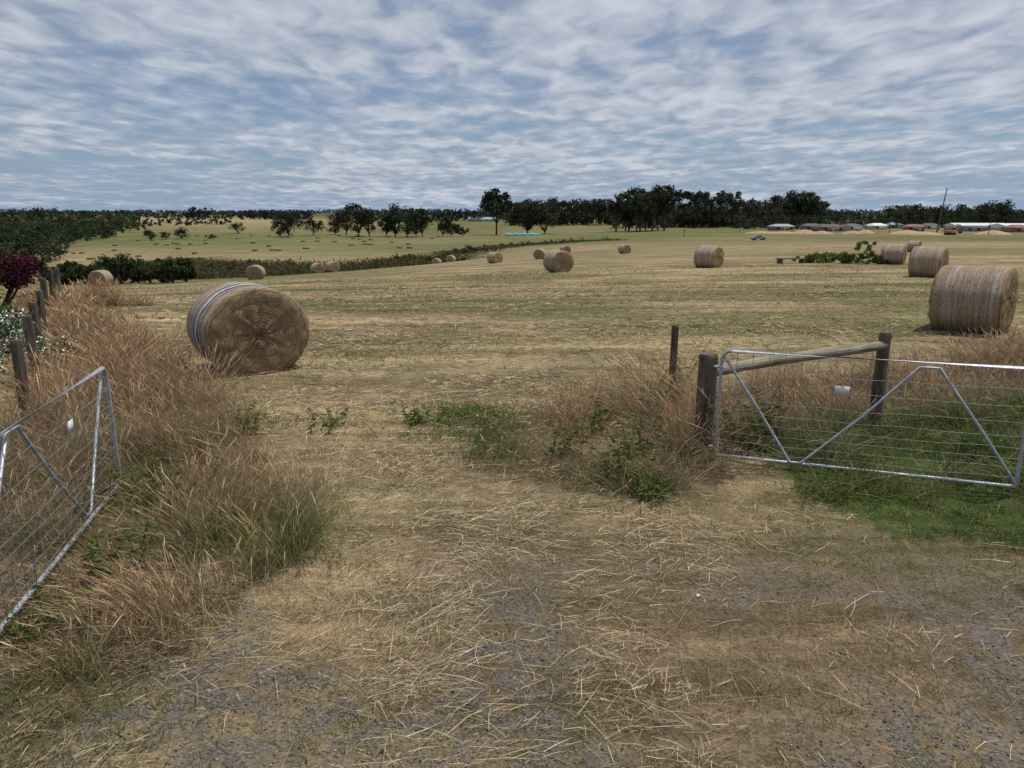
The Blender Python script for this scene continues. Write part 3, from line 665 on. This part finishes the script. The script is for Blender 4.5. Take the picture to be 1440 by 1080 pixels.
# ---------------------------------------------------------------- township
M_WALLS=[simple('brick_wall',(.22,.16,.13),.9,.2,2),simple('cream_wall',(.42,.40,.35),.9,.1,2),simple('grey_wall',(.28,.28,.28),.9,.1,2)]
M_ROOFS=[simple('dark_roof',(.09,.09,.10),.6,.1,1),simple('terracotta_roof',(.22,.11,.08),.8,.2,1),simple('zinc_roof',(.28,.30,.32),.6,.1,1),simple('white_roof',(.58,.59,.60),.6,.08,1),simple('brown_roof',(.11,.09,.08),.8,.1,1)]
M_GLASS=simple('window_glass',(.03,.04,.05),.2,.1,2); M_FRAME=simple('door_paint',(.55,.54,.5),.6,.05,3)
def house(px,d,w,dp,wh,rh,wm,rm,rz=0,name='house',ov=.5,shed=False):
    x,y,z=far(px,d); e=empty(name,(x,y,z-.2),rz)
    v,f=boxm((-w/2,-dp/2,0),(w/2,dp/2,wh)); mk('walls',v,f,wm,parent=e)
    W=w/2+ov; Dp=dp/2+ov; t=.18
    hip=0 if shed else dp*.3
    V=[(-W,-Dp,wh),(W,-Dp,wh),(W,Dp,wh),(-W,Dp,wh),(-W+hip,0,wh+rh),(W-hip,0,wh+rh),(-W,-Dp,wh-t),(W,-Dp,wh-t),(W,Dp,wh-t),(-W,Dp,wh-t)]
    F=[(0,1,5,4),(1,2,5),(2,3,4,5),(3,0,4),(0,6,7,1),(1,7,8,2),(2,8,9,3),(3,9,6,0),(9,8,7,6)]
    mk('roof',V,F,rm,parent=e)
    k=max(2,int(w/4)); 
    for i in range(k):
        cx=-w/2+w*(i+.5)/k
        if i==k//2: v,f=boxm((cx-.5,-dp/2-.04,.05),(cx+.5,-dp/2-.003,2.15)); mk('door',v,f,M_FRAME,parent=e)
        else:
            v,f=boxm((cx-.8,-dp/2-.03,.9),(cx+.8,-dp/2-.003,2.1)); mk('window',v,f,M_GLASS,parent=e)
    return e
W_,Q_=M_WALLS,M_ROOFS
for a in [(1098,420,12,8,2.5,1.3,W_[0],Q_[2]),(1140,440,10,8,2.5,1.4,W_[0],Q_[0]),(1164,370,13,8,2.5,1.3,W_[0],Q_[4]),(1196,385,9,8,2.5,1.3,W_[1],Q_[0]),(1232,430,9,8,2.5,1.4,W_[1],Q_[3]),(1254,460,8,8,2.5,1.4,W_[0],Q_[2]),(1284,395,9,8,2.5,1.3,W_[0],Q_[1]),(1306,440,9,8,2.5,1.4,W_[1],Q_[4]),(1428,350,9,8,2.5,1.3,W_[0],Q_[1])]: house(*a,rz=R.uniform(-.3,.3))
house(1372,385,26,14,3.4,1.2,W_[2],Q_[3],name='white_shed',shed=True,rz=-.1); house(1424,372,18,12,3.2,1.2,W_[1],Q_[3],name='white_shed',shed=True,rz=.12)
house(678,900,34,14,3.4,2,W_[2],Q_[2],name='farm_shed',shed=True)
x,y,z=far(735,395); M_TEAL=simple('teal_tarp',(.13,.33,.32),.5,.2,1); Vt=[];Ft=[]
for i in range(17):
    xx=-9.5+19*i/16; 
    for k in range(7): q=math.pi*k/6; Vt.append((xx,-2*math.cos(q),(1.5+.2*math.sin(i*1.7))*math.sin(q)**.6))
for i in range(16):
    for k in range(6): Ft.append((i*7+k,i*7+k+1,(i+1)*7+k+1,(i+1)*7+k))
Ft+=[tuple(range(7)),tuple(range(16*7+6,16*7-1,-1))]
o=mk('tarp_covered_stack',Vt,Ft,M_TEAL); o.location=(x,y,z)
M_DIRT=simple('excavated_clay',(.36,.24,.15),.95,.2,.5)
for px,d,w,h in [(1130,330,7,2.),(1155,320,6,1.5),(1198,325,5,1.4),(1215,325,5,1.7),(1275,310,8,1.8),(1300,305,8,1.3),(1395,310,8,1.8),(1100,335,8,1.),(1070,340,8,.9)]:
    x,y,z=far(px,d); Vm=[];n=24
    for i,t in enumerate(np.linspace(1,0,7)):
        for k in range(n): q=6.2832*k/n; rr=w*t*(1+.25*(float(vnoise(k*.6,t*3,px))-.5)); Vm.append((rr*math.cos(q),rr*.7*math.sin(q),h*(1-t**1.5)*(1+.2*(float(vnoise(k*.7,t*4,px+1))-.5))-.1))
    o=mk('spoil_heap',Vm,[(i*n+k,i*n+(k+1)%n,(i+1)*n+(k+1)%n,(i+1)*n+k) for i in range(6) for k in range(n)],M_DIRT,smooth=True); o.location=(x,y,z)
M_CAR=simple('silver_car_paint',(.30,.32,.34),.35,.03,2,metal=.3); M_TYRE=simple('tyre',(.02,.02,.02),.8,.1,5)
def car(px,d,rz):
    x,y,z=far(px,d); e=empty('parked_car',(x,y,z),rz)
    pr=[(-2.2,.35),(-2.2,.85),(-1.9,1.0),(-1.35,1.05),(-.95,1.48),(.55,1.5),(1.15,1.02),(2.0,.85),(2.2,.65),(2.2,.35)]
    V=[(a,-.86,b) for a,b in pr]+[(a,.86,b) for a,b in pr]; n=len(pr)
    V=[(a,b*(.8 if c>1.3 else 1),c) for a,b,c in V]
    mk('body',V,[tuple(range(n-1,-1,-1)),tuple(range(n,2*n))]+[(i,(i+1)%n,n+(i+1)%n,n+i) for i in range(n)],M_CAR,parent=e)
    for s in (-1,1):
        Vw=[(-1.2,s*.875,1.06),(.98,s*.875,1.06),(.5,s*.74,1.42),(-.88,s*.74,1.42)]; mk('side_glass',Vw,[(0,1,2,3)],M_GLASS,parent=e)
        for wx in (-1.4,1.35):
            v,f=tube([[wx,s*.7,.33],[wx,s*.92,.33]],.33,18); mk('wheel',v,f,M_TYRE,parent=e)
    return e
car(1066,222,.1)
M_POLE=simple('pole_grey',(.09,.085,.08),.8,.2,2)
def pole(px,d,top,r=.16,arm=True,lean=0):
    x,y,z=far(px,d); h=CAMH+(300-top)*d/1058.-z
    P=[([[0,0,-.5],[lean*.5,0,h/2],[lean,0,h]],[r*1.2,r,r*.7])]
    if arm: P.append(([[-1.1,0,h-.6],[0,0,h-.6],[1.1,0,h-.6]],[.08,.08,.08]))
    V,F=tubes(P,1,8); o=mk('utility_pole',V,F,M_POLE); o.location=(x,y,z)
pole(1317,350,265,.3,False,2.2)
for px,d,t in [(1040,380,303),(1216,330,306),(1390,300,300),(962,290,322),(1250,300,306)]: pole(px,d,t,.13)
M_YEL=simple('excavator_yellow',(.42,.20,.04),.6,.1,2); x,y,z=far(1336,300); e=empty('excavator',(x,y,z),.3)
for s in (-1,1):
    v,f=boxm((-1.9,s*1.1-.3,0),(1.9,s*1.1+.3,.85)); v[[0,3],0]+=.35; v[[1,2],0]-=.35; mk('track',v,f,M_TYRE,parent=e)
v,f=boxm((-1.9,-1.3,.95),(1.5,1.3,1.9)); mk('body',v,f,M_YEL,parent=e)
v,f=boxm((.1,-1.25,1.903),(1.4,-.2,2.9)); v[[5,6],0]-=.3; mk('cab',v,f,M_GLASS,parent=e)
V,F=tubes([[[1.2,.2,1.6],[3.,.2,4.2],[5,.2,3.9]],[[5,.2,3.9],[5.5,.2,1.6]]],.25,6); mk('boom',V,F,M_YEL,parent=e)
v,f=boxm((4.9,-.4,.6),(5.9,.8,1.5)); v[[4,7],0]+=.3; mk('bucket',v,f,M_TYRE,parent=e)
x,y,z=far(1112,50); e=empty('timber_platform',(x,y,z),.1)
for s in (-.8,.8): v,f=boxm((s-.08,-.3,-.1),(s+.08,.3,.28)); mk('leg',v,f,M_POST,parent=e)
for k in range(3): v,f=boxm((-1.0,-.33+k*.23,.285),(1.0,-.13+k*.23,.34)); mk('plank',v,f,M_POST,parent=e)
x,y=at(982,842); v=[(-.012,-.008,.015),(.014,-.006,.03),(.01,.011,.02),(-.011,.009,.032)]; o=mk('paper_scrap',v,[(0,1,2,3)],M_PLATE); o.location=(x,y,h1(x,y))
# ---------------------------------------------------------------- light, sky, camera
s=Vector((.34,.14,.93)).normalized()
sun=bpy.data.lights.new('sun','SUN'); sun.energy=3.7; sun.angle=math.radians(.6); sun.color=(1,.97,.915)
so=bpy.data.objects.new('sun',sun); COL.objects.link(so); so.rotation_euler=s.to_track_quat('Z','Y').to_euler(); so.location=(20,10,50)
w=bpy.data.worlds.new('World'); scene.world=w; w.use_nodes=True; nt=w.node_tree; nt.nodes.clear(); g=N(nt)
out=g.n('ShaderNodeOutputWorld'); sk=g.n('ShaderNodeTexSky',sky_type='NISHITA'); sk.sun_disc=False; sk.sun_elevation=math.asin(s.z); sk.sun_rotation=math.atan2(s.x,s.y); sk.dust_density=.6; sk.air_density=1.2; sk.ozone_density=2
tc=g.n('ShaderNodeTexCoord').outputs['Generated']; sp=g.n('ShaderNodeSeparateXYZ'); g.l(tc,sp.inputs[0])
zz=g.math('ADD',g.math('MAXIMUM',sp.outputs[2],0.0),.08)
cb=g.n('ShaderNodeCombineXYZ'); g.l(g.math('DIVIDE',sp.outputs[0],zz),cb.inputs[0]); g.l(g.math('DIVIDE',sp.outputs[1],zz),cb.inputs[1])
pv=cb.outputs[0]
mac=g.noise(g.mapping(pv,(.30,.42,1),(0,0,.35)),1,3,.5,.4)
mid=g.noise(g.mapping(pv,(1.4,1.2,1),(0,0,-.3)),1,4,.55,.4)
fin=g.noise(g.mapping(pv,(5.2,3.4,1),(0,0,.35)),1,4,.5,.4)
dens=g.math('ADD',g.math('MULTIPLY',mac,.8),g.math('ADD',g.math('MULTIPLY',mid,.45),g.math('MULTIPLY',fin,.3)))
low=g.mapr(sp.outputs[2],.03,.15,.15,0)
dens=g.math('SUBTRACT',dens,low)
cov=g.mapr(dens,.56,.76,0.10,1)
shade=g.math('ADD',g.math('MULTIPLY',fin,.5),g.math('ADD',g.math('MULTIPLY',mid,.3),g.math('MULTIPLY',mac,.2)))
cc=g.mix(g.mapr(shade,.40,.60,0,1),(.30,.355,.46),(.61,.645,.71))
skc=g.mix(1.0,sk.outputs[0],(.60,.72,.92),'MULTIPLY')
skh=g.mix(g.mapr(sp.outputs[2],0.0,.15,.95,.15),g.scale(skc,.085),(.27,.37,.52))
bg1=g.n('ShaderNodeBackground'); g.l(skh,bg1.inputs[0]); bg1.inputs[1].default_value=1.
bg2=g.n('ShaderNodeBackground'); g.l(cc,bg2.inputs[0]); bg2.inputs[1].default_value=1.
mx=g.n('ShaderNodeMixShader'); g.l(g.math('MULTIPLY',cov,.9),mx.inputs[0]); g.l(bg1.outputs[0],mx.inputs[1]); g.l(bg2.outputs[0],mx.inputs[2]); g.l(mx.outputs[0],out.inputs[0])
cam=bpy.data.cameras.new('camera'); cam.sensor_width=36; cam.lens=25; cam.clip_end=20000; cam.clip_start=.05
co=bpy.data.objects.new('camera',cam); COL.objects.link(co); co.location=(0,0,CAMH); co.rotation_euler=(math.pi/2-PITCH,0,0); scene.camera=co
scene.view_settings.view_transform='Standard'; scene.view_settings.look='None'; scene.view_settings.exposure=0
